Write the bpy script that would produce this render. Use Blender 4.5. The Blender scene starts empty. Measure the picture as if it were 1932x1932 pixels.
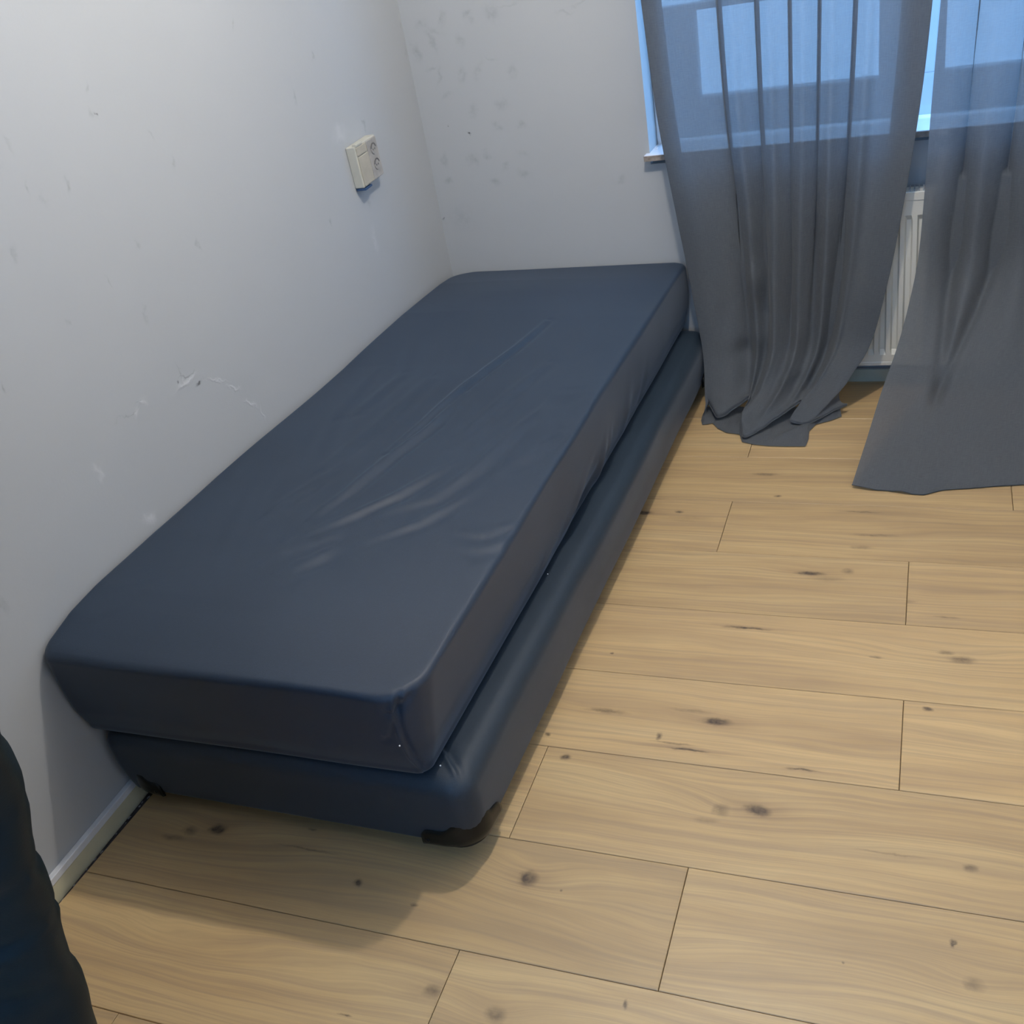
import bpy, bmesh, math, random
import numpy as np
from mathutils import Vector, Matrix
random.seed(7)
rng = np.random.default_rng(7)
scene = bpy.context.scene
COL = scene.collection

# ---------------------------------------------------------------- camera
cam_d = bpy.data.cameras.new('camera')
cam = bpy.data.objects.new('camera', cam_d)
COL.objects.link(cam)
R = [[0.9298879804585709, -0.03641668967778472, 0.36603574758702473],
     [0.32820570449554887, 0.531474076507848, -0.7809073706507771],
     [-0.1661004495335896, 0.8462913982270182, 0.50616352096106]]
M = Matrix.Identity(4)
for i in range(3):
    for j in range(3):
        M[i][j] = R[i][j]
M.translation = Vector((1.5508177, -3.20636317, 1.52))
cam.matrix_world = M
cam_d.sensor_width = 36.0
cam_d.lens = 36.0 * 1963.09 / 1932.0
cam_d.clip_start = 0.02
scene.camera = cam

# ---------------------------------------------------------------- colour management
vs = scene.view_settings
vs.view_transform = 'Standard'
vs.look = 'None'
vs.gamma = 1.0
vs.use_curve_mapping = False
vs.exposure = 0.0

# ---------------------------------------------------------------- dusk sky
world = bpy.data.worlds.new('dusk_sky')
scene.world = world
world.use_nodes = True
bg = world.node_tree.nodes['Background']
bg.inputs['Color'].default_value = (0.22, 0.46, 0.90, 1)
bg.inputs['Strength'].default_value = 6.6

# ---------------------------------------------------------------- ceiling lamp's own light
LAMP = Vector((1.10, -1.30, 2.30))
ld = bpy.data.lights.new('ceiling_lamp_bulb', 'POINT')
ld.energy = 57
ld.color = (1.0, 0.93, 0.84)
ld.shadow_soft_size = 0.035
lo = bpy.data.objects.new('ceiling_lamp_bulb_light', ld)
lo.location = LAMP
COL.objects.link(lo)

# sky portals: they add no light, they only tell the renderer where the sky enters
def portal(name, loc, rot, sx, sy):
    a = bpy.data.lights.new(name, 'AREA'); a.shape = 'RECTANGLE'; a.size = sx; a.size_y = sy
    a.cycles.is_portal = True
    o = bpy.data.objects.new(name, a); o.location = loc; o.rotation_euler = rot; COL.objects.link(o)
portal('sky_portal_back', (1.4, 0.31, 1.45), (math.radians(-90), 0, 0), 1.4, 1.45)
portal('sky_portal_front', (1.15, -4.56, 1.55), (math.radians(90), 0, 0), 1.6, 1.5)  # sky through the added fill opening behind the camera

# ================================================================ helpers
def srgb(r, g, b):
    f = lambda c: ((c/255+0.055)/1.055)**2.4 if c > 10 else c/255/12.92
    return (f(r), f(g), f(b), 1)

def tag(o, label=None, cat=None, group=None, kind=None):
    if label: o['label'] = label
    if cat: o['category'] = cat
    if group: o['group'] = group
    if kind: o['kind'] = kind
    return o

def link(name, me, mat=None, parent=None, loc=None, smooth=False):
    o = bpy.data.objects.new(name, me)
    COL.objects.link(o)
    if mat is not None and len(me.materials) == 0: me.materials.append(mat)
    if loc is not None: o.location = loc
    if parent is not None: o.parent = parent
    if smooth:
        for p in me.polygons: p.use_smooth = True
    return o

def mesh_np(name, V, F):
    me = bpy.data.meshes.new(name)
    me.from_pydata([tuple(map(float, v)) for v in V], [], [tuple(map(int, f)) for f in F])
    me.update()
    return me

def bm_mesh(name, bm):
    me = bpy.data.meshes.new(name)
    bm.normal_update()
    bm.to_mesh(me); bm.free()
    return me

def add_box(bm, x0, x1, y0, y1, z0, z1, bevel=0.0, seg=1):
    r = bmesh.ops.create_cube(bm, size=1)
    vs_ = r['verts']
    for v in vs_:
        v.co = Vector(((x0+x1)/2 + v.co.x*(x1-x0), (y0+y1)/2 + v.co.y*(y1-y0), (z0+z1)/2 + v.co.z*(z1-z0)))
    if bevel > 0:
        es = list({e for v in vs_ for e in v.link_edges})
        bmesh.ops.bevel(bm, geom=es, offset=bevel, segments=seg, affect='EDGES', profile=0.5)

def box(name, dims, mat, parent=None, bevel=0.0, seg=1, smooth=False):
    bm = bmesh.new(); add_box(bm, *dims, bevel=bevel, seg=seg)
    return link(name, bm_mesh(name, bm), mat, parent, smooth=smooth)

def empty(name, loc=(0, 0, 0)):
    o = bpy.data.objects.new(name, None)
    o.empty_display_size = 0.1
    COL.objects.link(o); o.location = loc
    return o

def grid_faces(nu, nv, flip=False):
    i = np.arange(nu-1)[:, None]; j = np.arange(nv-1)[None, :]
    a = i*nv+j
    F = np.stack([a, a+nv, a+nv+1, a+1], -1).reshape(-1, 4)
    return F[:, ::-1] if flip else F

def smoothstep(a, b, x):
    t = np.clip((x-a)/(b-a), 0, 1)
    return t*t*(3-2*t)

def vnoise(x, y, seed=0):
    """smooth value noise, numpy"""
    xi = np.floor(x).astype(int); yi = np.floor(y).astype(int)
    fx = x-xi; fy = y-yi
    fx = fx*fx*(3-2*fx); fy = fy*fy*(3-2*fy)
    def h(a, b):
        n = (a*374761393 + b*668265263 + seed*1442695041) & 0x7fffffff
        n = ((n ^ (n >> 13))*1274126177) & 0x7fffffff
        return (n & 0xffff)/65535.0*2-1
    return (h(xi, yi)*(1-fx)+h(xi+1, yi)*fx)*(1-fy) + (h(xi, yi+1)*(1-fx)+h(xi+1, yi+1)*fx)*fy

# ---------------------------------------------------------------- material helpers
class NT:
    def __init__(s, name, tree=None):
        if tree is None:
            s.mat = bpy.data.materials.new(name); s.mat.use_nodes = True
            s.t = s.mat.node_tree; s.t.nodes.clear()
        else:
            s.t = tree
    def n(s, typ, **kw):
        nd = s.t.nodes.new(typ)
        for k, v in kw.items(): setattr(nd, k, v)
        return nd
    def l(s, a, b): s.t.links.new(a, b)
    def val(s, sock, v):
        if isinstance(v, (int, float, tuple, list)): sock.default_value = v
        else: s.l(v, sock)
    def math(s, op, a, b=None, c=None, clamp=False):
        nd = s.n('ShaderNodeMath', operation=op); nd.use_clamp = clamp
        s.val(nd.inputs[0], a)
        if b is not None: s.val(nd.inputs[1], b)
        if c is not None: s.val(nd.inputs[2], c)
        return nd.outputs[0]
    def vec(s, op, a, b=None):
        nd = s.n('ShaderNodeVectorMath', operation=op)
        s.val(nd.inputs[0], a)
        if b is not None: s.val(nd.inputs[1], b)
        return nd.outputs['Value'] if op in ('LENGTH', 'DOT_PRODUCT', 'DISTANCE') else nd.outputs[0]
    def noise(s, vec, scale, detail=2, rough=0.5, dist=0.0, dim='3D'):
        nd = s.n('ShaderNodeTexNoise', noise_dimensions=dim)
        if vec is not None: s.l(vec, nd.inputs['Vector'])
        nd.inputs['Scale'].default_value = scale
        nd.inputs['Detail'].default_value = detail
        nd.inputs['Roughness'].default_value = rough
        nd.inputs['Distortion'].default_value = dist
        return nd.outputs['Fac']
    def ramp(s, fac, stops):
        nd = s.n('ShaderNodeValToRGB')
        el = nd.color_ramp.elements
        while len(el) > 1: el.remove(el[-1])
        el[0].position = stops[0][0]; el[0].color = stops[0][1]
        for p, c in stops[1:]:
            e = el.new(p); e.color = c
        s.l(fac, nd.inputs['Fac'])
        return nd.outputs['Color']
    def map(s, v, a, b, c=0.0, d=1.0, smooth=False):
        nd = s.n('ShaderNodeMapRange'); nd.interpolation_type = 'SMOOTHSTEP' if smooth else 'LINEAR'
        s.l(v, nd.inputs['Value'])
        for k, x in zip(('From Min', 'From Max', 'To Min', 'To Max'), (a, b, c, d)): nd.inputs[k].default_value = x
        return nd.outputs['Result']
    def mix(s, fac, a, b, mode='MIX'):
        nd = s.n('ShaderNodeMix', data_type='RGBA', blend_type=mode)
        s.val(nd.inputs[0], fac); s.val(nd.inputs[6], a); s.val(nd.inputs[7], b)
        return nd.outputs[2]
    def pbsdf(s, base, rough=0.6, bump=None, bstr=0.2, bdist=0.002, **kw):
        p = s.n('ShaderNodeBsdfPrincipled')
        s.val(p.inputs['Base Color'], base)
        s.val(p.inputs['Roughness'], rough)
        for k, v in kw.items(): s.val(p.inputs[k.replace('_', ' ')], v)
        if bump is not None:
            b = s.n('ShaderNodeBump'); b.inputs['Strength'].default_value = bstr
            b.inputs['Distance'].default_value = bdist
            s.l(bump, b.inputs['Height']); s.l(b.outputs[0], p.inputs['Normal'])
        return p.outputs[0]
    def out(s, sh):
        o = s.n('ShaderNodeOutputMaterial'); s.l(sh, o.inputs['Surface'])
        return s.mat
    def pos(s): return s.n('ShaderNodeNewGeometry').outputs['Position']

def plain(name, col, rough=0.5, noise_scale=40, var=0.08, bstr=0.1, **kw):
    t = NT(name)
    tc = t.n('ShaderNodeTexCoord').outputs['Object']
    nz = t.noise(tc, noise_scale, 3)
    c1 = tuple(c*(1-var) for c in col[:3])+(1,); c2 = tuple(min(1, c*(1+var)) for c in col[:3])+(1,)
    c = t.ramp(nz, [(0.3, c1), (0.7, c2)])
    return t.out(t.pbsdf(c, rough, nz, bstr, 0.001, **kw))

# soft elliptical spot as a node group: Vector, Center, Scale(1/rx,1/ry,1/rz), shear -> value
sg = bpy.data.node_groups.new('soft_spot', 'ShaderNodeTree')
sg.interface.new_socket('Vector', in_out='INPUT', socket_type='NodeSocketVector')
sg.interface.new_socket('Center', in_out='INPUT', socket_type='NodeSocketVector')
sg.interface.new_socket('Inv', in_out='INPUT', socket_type='NodeSocketVector')
sg.interface.new_socket('Rot', in_out='INPUT', socket_type='NodeSocketVector')
sg.interface.new_socket('Value', in_out='OUTPUT', socket_type='NodeSocketFloat')
g = NT('', sg)
gi = g.n('NodeGroupInput'); go = g.n('NodeGroupOutput')
d0 = g.vec('SUBTRACT', gi.outputs['Vector'], gi.outputs['Center'])
vr = g.n('ShaderNodeVectorRotate', rotation_type='EULER_XYZ')
g.l(d0, vr.inputs['Vector']); g.l(gi.outputs['Rot'], vr.inputs['Rotation'])
d1 = g.vec('MULTIPLY', vr.outputs[0], gi.outputs['Inv'])
dd = g.vec('DOT_PRODUCT', d1, d1)
g.l(g.math('EXPONENT', g.math('MULTIPLY', dd, -1.0)), go.inputs['Value'])

def spot(t, vec, center, inv, rot=(0, 0, 0)):
    nd = t.n('ShaderNodeGroup'); nd.node_tree = sg
    t.l(vec, nd.inputs['Vector'])
    nd.inputs['Center'].default_value = center
    nd.inputs['Inv'].default_value = inv
    nd.inputs['Rot'].default_value = rot
    return nd.outputs['Value']

# ================================================================ materials
# --- painted walls
def wall_material(name, base, spots, axis, light_spots=()):
    t = NT(name)
    P = t.pos()
    low = t.noise(P, 1.3, 3, 0.6)
    col = t.ramp(low, [(0.3, tuple(c*0.955 for c in base[:3])+(1,)), (0.7, base)])
    wob = t.n('ShaderNodeTexNoise'); wob.inputs['Scale'].default_value = 28; wob.inputs['Detail'].default_value = 3
    t.l(P, wob.inputs['Vector'])
    off = t.vec('MULTIPLY', t.vec('SUBTRACT', wob.outputs['Color'], (0.5, 0.5, 0.5)), (0.05, 0.05, 0.05))
    Q = t.vec('ADD', P, off)
    acc = None
    for (c, ra, rz, ang, s) in spots:
        if axis == 'x': cen = (0.0, c[0], c[1]); inv = (0.0, 1/ra, 1/rz); rot = (ang, 0, 0)
        else: cen = (c[0], 0.0, c[1]); inv = (1/ra, 0.0, 1/rz); rot = (0, ang, 0)
        v = t.math('MULTIPLY', spot(t, Q, cen, inv, rot), s)
        acc = v if acc is None else t.math('MAXIMUM', acc, v)
    grit = t.map(t.noise(P, 60, 3), 0.35, 0.6, 0.35, 1.0)
    acc = t.math('MULTIPLY', acc, grit, clamp=True)
    col = t.mix(acc, col, srgb(92, 92, 92))
    relief = t.math('MULTIPLY', t.noise(P, 9, 6, 0.6), 0.6)
    fine = t.math('ADD', relief, t.math('MULTIPLY', t.noise(P, 160, 2), 0.15))
    if light_spots:
        la = None
        for (c, ra, rz, ang, s) in light_spots:
            v = t.math('MULTIPLY', spot(t, Q, (0, c[0], c[1]), (0, 1/ra, 1/rz), (ang, 0, 0)), s)
            la = v if la is None else t.math('MAXIMUM', la, v)
        col = t.mix(t.math('MULTIPLY', la, 0.22), col, (0.92, 0.92, 0.93, 1))
        fine = t.math('ADD', fine, t.math('MULTIPLY', la, 1.4))
    return t.out(t.pbsdf(col, 0.75, fine, 0.35, 0.0025))

WL = [(-1.446, 1.332), (-1.454, 1.28), (-1.31, 1.201), (-1.696, 1.284), (-1.781, 1.115), (-1.462, 1.022), (-1.577, 0.984), (-1.51, 0.883),
      (-1.716, 0.956), (-1.261, 1.133), (-1.597, 1.182), (-1.686, 1.2), (-1.657, 1.175), (-1.268, 0.957), (-0.895, 1.362), (-0.573, 1.234),
      (-0.717, 1.154), (-0.386, 1.018), (-0.381, 1.008), (-0.459, 0.804), (-0.484, 0.705), (-0.691, 0.825), (-1.921, 0.913), (-2.122, 0.574), (-0.013, 1.151), (-0.012, 1.22)]
sl = [(c, random.uniform(0.003, 0.006), random.uniform(0.007, 0.016), random.uniform(-0.4, 0.4), random.uniform(0.16, 0.34)) for c in WL]
sl += [((-1.421, 0.679), 0.011, 0.0025, -0.3, 1.3), ((-1.49, 0.712), 0.0035, 0.0035, 0, 1.2), ((-1.452, 0.716), 0.03, 0.002, 0.2, 0.5), ((-1.47, 0.73), 0.002, 0.02, 0, 0.4),
       ((-1.618, 0.73), 0.012, 0.002, 0.1, 0.5), ((-1.66, 0.722), 0.03, 0.0015, 0.1, 0.35), ((-1.446, 1.28), 0.003, 0.003, 0, 0.9)]
lights = [((-1.455, 0.703), 0.035, 0.006, 0.0, 1), ((-1.612, 0.725), 0.012, 0.006, 0.2, 1), ((-1.64, 0.716), 0.006, 0.006, 0, 1), ((-1.716, 0.499), 0.014, 0.012, 0, 1),
          ((-1.31, 0.62), 0.02, 0.004, 0.5, .8), ((-1.27, 0.555), 0.02, 0.004, 0.6, .9), ((-1.233, 0.51), 0.003, 0.02, 0, .8), ((-0.53, 1.02), 0.03, 0.02, 0, .6),
          ((-1.80, 0.66), 0.008, 0.012, 0, .7), ((-0.48, 0.70), 0.012, 0.03, 0, .5), ((-1.36, 0.66), 0.03, 0.003, 0.4, .7)]
m_wall_left = wall_material('wall_left_paint', (0.44, 0.457, 0.468, 1), sl, 'x', lights)
WB = [((0.065, 1.217), .014, .012), ((0.138, 1.223), .008, .02), ((0.10, 1.19), .03, .008), ((0.223, 1.22), .012, .012), ((0.30, 1.219), .02, .02), ((0.36, 1.235), .06, .004),
      ((0.525, 1.188), .02, .004), ((0.583, 1.215), .04, .004), ((0.029, 1.141), .012, .022), ((0.09, 1.169), .008, .03), ((0.182, 1.153), .014, .012), ((0.071, 1.086), .02, .006),
      ((0.091, 1.068), .006, .022), ((0.17, 1.059), .008, .022), ((0.224, 1.061), .01, .026), ((0.275, 1.09), .016, .004), ((0.336, 1.045), .011, .02), ((0.11, 1.002), .02, .006), ((0.187, 0.954), .012, .018),
      ((0.283, 0.957), .016, .016), ((0.34, 0.894), .01, .012), ((0.257, 0.894), .012, .012), ((0.053, 0.81), .008, .02), ((0.155, 0.797), .016, .018), ((0.202, 0.81), .01, .008),
      ((0.326, 0.803), .018, .01), ((0.26, 0.772), .012, .008), ((0.216, 0.724), .016, .008), ((0.323, 0.736), .02, .01), ((0.051, 0.739), .012, .008), ((0.636, 0.694), .016, .01), ((0.073, 0.612), .035, .035)]
sb = [(c, a*1.0, b*1.0, random.uniform(-.4, .4), random.uniform(0.17, 0.28) if a < .03 else 0.12) for c, a, b in WB]
sb += [((0.158, 0.879), .003, .003, 0, 1.5), ((0.089, 0.912), .003, .003, 0, 1.0), ((0.006, 0.616), .003, .003, 0, 1.5)]
m_wall_back = wall_material('wall_back_paint', (0.45, 0.462, 0.465, 1), sb, 'y')
m_wall_plain = plain('plain_wall_paint', (0.80, 0.80, 0.80, 1), 0.8, 3, 0.03)
m_ceiling = plain('ceiling_paint', (0.86, 0.86, 0.86, 1), 0.85, 5, 0.02)

# --- oak laminate
KN = [  # x, y, rx, ry, darkness   (core knots)
 (0.912, -2.079, .016, .014, 1.0), (1.289, -1.845, .020, .011, 1.1), (1.222, -1.856, .017, .016, .45), (1.200, -1.885, .03, .008, .3), (1.174, -1.625, .026, .010, 1.0), (1.12, -1.60, .05, .007, .35), (1.304, -1.083, .030, .008, .9),
 (1.392, -1.065, .016, .012, .45), (1.345, -1.10, .05, .012, .3), (0.835, -0.838, .024, .009, 1.0), (0.931, -0.828, .010, .006, .8), (0.243, -2.092, .016, .011, 1.05), (0.184, -2.106, .018, .012, .5), (0.155, -2.13, .03, .008, .4),
 (1.134, -1.713, .035, .0035, .9), (1.10, -1.70, .05, .003, .5), (1.357, -1.728, .03, .0025, .7), (0.941, -1.629, .045, .007, .55), (1.067, -1.686, .005, .011, .7), (0.892, -1.774, .010, .007, .9),
 (0.834, -1.717, .006, .005, .8), (1.19, -1.311, .05, .004, .8), (1.641, -1.362, .028, .012, .55), (1.610, -1.343, .016, .007, .5), (1.472, -1.376, .014, .005, .5), (1.576, -1.524, .009, .006, .9),
 (1.65, -1.906, .012, .007, .6), (1.651, -2.127, .017, .013, .4), (1.621, -2.06, .003, .007, .9), (1.146, -2.277, .004, .008, .9), (0.946, -2.342, .018, .014, .55), (1.137, -0.614, .035, .008, .55),
 (1.185, -0.729, .010, .006, .8), (1.405, -0.796, .05, .004, .5), (1.443, -0.903, .06, .006, .4), (1.415, -0.96, .03, .008, .4), (0.827, -2.327, .016, .012, .55), (0.6, -2.153, .010, .008, .8),
 (0.727, -2.175, .006, .004, .7), (0.444, -2.052, .012, .003, .6), (0.903, -1.439, .004, .003, .9), (1.61, -1.22, .03, .004, .4), (0.98, -2.09, .003, .003, .6), (0.96, -0.86, .09, .02, .22),
 (1.52, -1.90, .07, .003, .35), (0.46, -2.10, .07, .003, .45), (1.53, -1.17, .02, .006, .35), (0.95, -1.10, .10, .015, .18), (0.70, -2.40, .012, .002, .7), (1.46, -2.13, .003, .003, .6)]
# broad fields that bend the grain into rings and cathedral arches: x, y, rx, ry, amplitude(m)
BEND = [(0.912, -2.075, .11, .045, .030), (1.289, -1.845, .10, .03, .018), (1.222, -1.856, .07, .04, .016), (1.174, -1.625, .14, .03, .018), (1.304, -1.083, .10, .025, .018), (1.05, -1.36, .26, .035, -.030),
        (0.243, -2.092, .09, .03, .018), (0.62, -2.11, .22, .05, -.030), (0.35, -2.36, .25, .05, .034), (0.70, -2.30, .25, .04, -.026), (1.16, -2.17, .20, .055, .034), (1.42, -2.18, .35, .05, -.030),
        (1.62, -1.36, .15, .04, .024), (1.60, -1.88, .25, .04, -.026), (1.42, -1.67, .25, .03, .018), (0.93, -1.80, .18, .035, -.02), (1.72, -1.60, .2, .04, .026), (1.62, -1.15, .14, .04, .022), (1.15, -0.87, .18, .03, .02), (0.94, -2.34, .08, .04, .024),
        (1.44, -0.90, .15, .03, .016), (0.93, -1.62, .12, .03, .016), (1.65, -2.127, .07, .03, .02)]
def floor_material(KN, BEND):
    t = NT('oak_laminate')
    P = t.pos()
    rnd = t.n('ShaderNodeObjectInfo').outputs['Random']
    sep = t.n('ShaderNodeSeparateXYZ'); t.l(P, sep.inputs[0])
    X, Y = sep.outputs[0], sep.outputs[1]
    def comb(x, y, z=0.0):
        c = t.n('ShaderNodeCombineXYZ')
        t.val(c.inputs[0], x); t.val(c.inputs[1], y); t.val(c.inputs[2], z); return c.outputs[0]
    rz = t.math('MULTIPLY', rnd, 37.0)
    nw = t.noise(comb(t.math('MULTIPLY', X, 2.2), t.math('MULTIPLY', Y, 9.0), rz), 1.0, 2)
    G = t.math('ADD', Y, t.math('MULTIPLY', t.math('SUBTRACT', nw, 0.5), 0.05))
    for (x, y, rx, ry, a) in BEND:
        G = t.math('MULTIPLY_ADD', spot(t, P, (x, y, 0), (1/rx, 1/ry, 0)), a, G)
    # growth-ring lines
    rings = t.noise(comb(t.math('MULTIPLY', X, 1.3), t.math('MULTIPLY', G, 120.0), rz), 1.0, 2, 0.6)
    lines = t.map(rings, 0.40, 0.68, 0.0, 1.0)
    fibre = t.noise(comb(t.math('MULTIPLY', X, 12.0), t.math('MULTIPLY', G, 520.0), rz), 1.0, 2, 0.6)
    broad = t.noise(comb(t.math('MULTIPLY', X, 1.6), t.math('MULTIPLY', G, 14.0), rz), 1.0, 3, 0.6)
    base = t.ramp(broad, [(0.28, (0.46, 0.31, 0.155, 1)), (0.52, (0.59, 0.405, 0.195, 1)), (0.72, (0.66, 0.47, 0.23, 1))])
    base = t.mix(t.math('MULTIPLY', lines, 0.55), base, (0.38, 0.27, 0.16, 1))
    base = t.mix(t.math('MULTIPLY', t.map(fibre, 0.45, 0.75), 0.25), base, (0.36, 0.25, 0.15, 1))
    # per-plank tone
    tone = t.map(rnd, 0, 1, 0.90, 1.06)
    hsv = t.n('ShaderNodeHueSaturation'); t.l(base, hsv.inputs['Color']); t.l(tone, hsv.inputs['Value'])
    base = hsv.outputs[0]
    # knots
    wob = t.n('ShaderNodeTexNoise'); wob.inputs['Scale'].default_value = 45; wob.inputs['Detail'].default_value = 3
    t.l(P, wob.inputs['Vector'])
    Q = t.vec('ADD', P, t.vec('MULTIPLY', t.vec('SUBTRACT', wob.outputs['Color'], (0.5, 0.5, 0.5)), (0.022, 0.010, 0)))
    core = None; halo = None
    for (x, y, rx, ry, dk) in KN:
        v = t.math('MULTIPLY', spot(t, Q, (x, y, 0), (1/rx, 1/ry, 0)), dk)
        core = v if core is None else t.math('MAXIMUM', core, v)
        if dk >= 0.55 and rx > .012:
            h = t.math('MULTIPLY', spot(t, Q, (x, y, 0), (1/(rx*3.0), 1/(ry*2.0), 0)), dk*0.5)
            halo = h if halo is None else t.math('MAXIMUM', halo, h)
    mott = t.map(t.noise(P, 90, 3), 0.3, 0.65, 0.6, 1.0)
    if halo is not None: base = t.mix(t.math('MULTIPLY', halo, t.map(rings, 0.3, 0.7, 0.35, 1.0)), base, (0.25, 0.155, 0.09, 1))
    if core is not None: base = t.mix(t.math('MULTIPLY', t.map(core, 0.10, 0.7, 0, 0.92), mott), base, (0.065, 0.046, 0.036, 1))
    rough = t.map(fibre, 0.3, 0.7, 0.36, 0.46)
    return t.out(t.pbsdf(base, rough, t.math('ADD', t.math('MULTIPLY', rings, .5), fibre), 0.12, 0.0006, Specular_IOR_Level=0.45))
m_floor_plain = None
def plank_material(x0, x1, ya, yb):
    global m_floor_plain
    kn = [k_ for k_ in KN if x0 <= k_[0] < x1 and yb <= k_[1] < ya]
    be = [b_ for b_ in BEND if x0-b_[2]*2 <= b_[0] < x1+b_[2]*2 and yb-b_[3] <= b_[1] < ya+b_[3]]
    be = [b_ for b_ in be if b_[0] > x0-.05 and b_[0] < x1+.05 and yb <= b_[1] < ya]
    if not kn and not be:
        if m_floor_plain is None: m_floor_plain = floor_material([], [])
        return m_floor_plain
    return floor_material(kn, be)
m_gap = plain('dark_floor_gap', (0.05, 0.045, 0.05, 1), 0.9, 60, 0.4)
m_joint = plain('joint_brown', (0.13, 0.095, 0.06, 1), 0.8, 60, 0.2)

# --- bed fabric
def sheet_material(name, c_lo, c_hi, rough=0.62):
    t = NT(name)
    P = t.n('ShaderNodeTexCoord').outputs['Object']
    m1 = t.noise(P, 3.0, 3)
    col = t.ramp(m1, [(0.3, c_lo), (0.7, c_hi)])
    weave = t.noise(P, 900, 1)
    pill = t.noise(P, 260, 2)
    col = t.mix(t.math('MULTIPLY', t.map(pill, 0.5, 0.75), 0.18), col, tuple(min(1, c*1.8) for c in c_hi[:3])+(1,))
    return t.out(t.pbsdf(col, rough, weave, 0.35, 0.0008, Specular_IOR_Level=0.60, Sheen_Weight=0.24, Sheen_Roughness=0.35, Sheen_Tint=(0.75, 0.85, 1.0, 1)))
m_sheet = sheet_material('navy_grey_jersey_sheet', (0.009, 0.022, 0.044, 1), (0.012, 0.027, 0.052, 1), 0.56)
m_boxcover = sheet_material('dark_boxspring_cover', (0.008, 0.019, 0.033, 1), (0.011, 0.024, 0.039, 1), 0.60)
m_black_plastic = plain('black_moulded_plastic', (0.004, 0.006, 0.006, 1), 0.30, 30, 0.2, 0.05, Specular_IOR_Level=0.3)
m_lint = plain('white_lint', (0.8, 0.8, 0.8, 1), 0.6)

# --- curtain
def curtain_material():
    t = NT('grey_linen_curtain')
    P = t.n('ShaderNodeTexCoord').outputs['UV']
    mp = t.n('ShaderNodeMapping'); t.l(P, mp.inputs['Vector']); mp.inputs['Scale'].default_value = (420, 30, 1)
    v1 = t.noise(mp.outputs[0], 1.0, 3, 0.6)
    mp2 = t.n('ShaderNodeMapping'); t.l(P, mp2.inputs['Vector']); mp2.inputs['Scale'].default_value = (34, 560, 1)
    v2 = t.noise(mp2.outputs[0], 1.0, 3, 0.6)
    w = t.math('ADD', t.math('MULTIPLY', v1, 0.5), t.math('MULTIPLY', v2, 0.5))
    col = t.ramp(w, [(0.35, (0.122, 0.136, 0.152, 1)), (0.65, (0.152, 0.168, 0.186, 1))])
    df = t.pbsdf(col, 0.8, w, 0.12, 0.0005, Sheen_Weight=0.15, Sheen_Roughness=0.5, Specular_IOR_Level=0.2)
    tl = t.n('ShaderNodeBsdfTranslucent'); t.l(col, tl.inputs['Color'])
    ms = t.n('ShaderNodeMixShader'); ms.inputs[0].default_value = 0.36
    t.l(df, ms.inputs[1]); t.l(tl.outputs[0], ms.inputs[2])
    tr = t.n('ShaderNodeBsdfTransparent')
    ms2 = t.n('ShaderNodeMixShader'); t.l(t.map(w, 0.35, 0.65, 0.115, 0.070), ms2.inputs[0])
    t.l(ms.outputs[0], ms2.inputs[1]); t.l(tr.outputs[0], ms2.inputs[2])
    return t.out(ms2.outputs[0])
m_curtain = curtain_material()

m_upvc = plain('white_upvc', (0.80, 0.80, 0.80, 1), 0.30, 4, 0.02, 0.02)
m_sill_top = plain('painted_sill', (0.70, 0.70, 0.72, 1), 0.35, 12, 0.06)
m_sill_edge = plain('worn_brown_sill_edge', (0.30, 0.25, 0.21, 1), 0.7, 70, 0.3)
m_rad = plain('cream_radiator_enamel', (0.68, 0.66, 0.58, 1), 0.35, 6, 0.02, 0.02)
m_grille = plain('radiator_grille', (0.30, 0.31, 0.32, 1), 0.5, 30, 0.1)
m_base = plain('cream_baseboard_paint', (0.60, 0.57, 0.40, 1), 0.5, 14, 0.06)
m_base_back = plain('greenish_grey_baseboard_paint', (0.46, 0.49, 0.40, 1), 0.5, 14, 0.06)
m_base_cap = plain('white_baseboard_cap', (0.70, 0.72, 0.75, 1), 0.6, 24, 0.08)
m_socket = plain('aged_cream_plastic', (0.42, 0.385, 0.31, 1), 0.42, 30, 0.08)
m_socket_side = plain('pale_cream_plastic', (0.52, 0.505, 0.43, 1), 0.4, 30, 0.04)
m_socket_dark = plain('socket_hole_dark', (0.16, 0.155, 0.15, 1), 0.6, 30, 0.1)
m_socket_face = plain('greyish_socket_face', (0.37, 0.345, 0.31, 1), 0.42, 40, 0.14)
m_blue = plain('blue_tape', (0.03, 0.07, 0.16, 1), 0.5, 40, 0.2)
m_metal = plain('brushed_steel', (0.5, 0.5, 0.5, 1), 0.35, 60, 0.05, Metallic=1.0)
gt = NT('window_glass')
g1 = gt.n('ShaderNodeBsdfTransparent'); g1.inputs['Color'].default_value = (0.93, 0.96, 0.95, 1)
g2 = gt.n('ShaderNodeBsdfGlossy'); g2.inputs['Roughness'].default_value = 0.02
gm = gt.n('ShaderNodeMixShader'); gm.inputs[0].default_value = 0.05; gt.l(g1.outputs[0], gm.inputs[1]); gt.l(g2.outputs[0], gm.inputs[2])
m_glass = gt.out(gm.outputs[0])
def black_cloth_mat():
    t = NT('black_shiny_fabric')
    P = t.n('ShaderNodeTexCoord').outputs['Object']
    n1 = t.noise(P, 5, 3); n2 = t.noise(P, 500, 1)
    c = t.ramp(n1, [(0.3, (0.002, 0.008, 0.011, 1)), (0.7, (0.003, 0.012, 0.017, 1))])
    return t.out(t.pbsdf(c, 0.55, n2, 0.2, 0.0006, Specular_IOR_Level=0.22))
m_black_cloth = black_cloth_mat()

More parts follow.
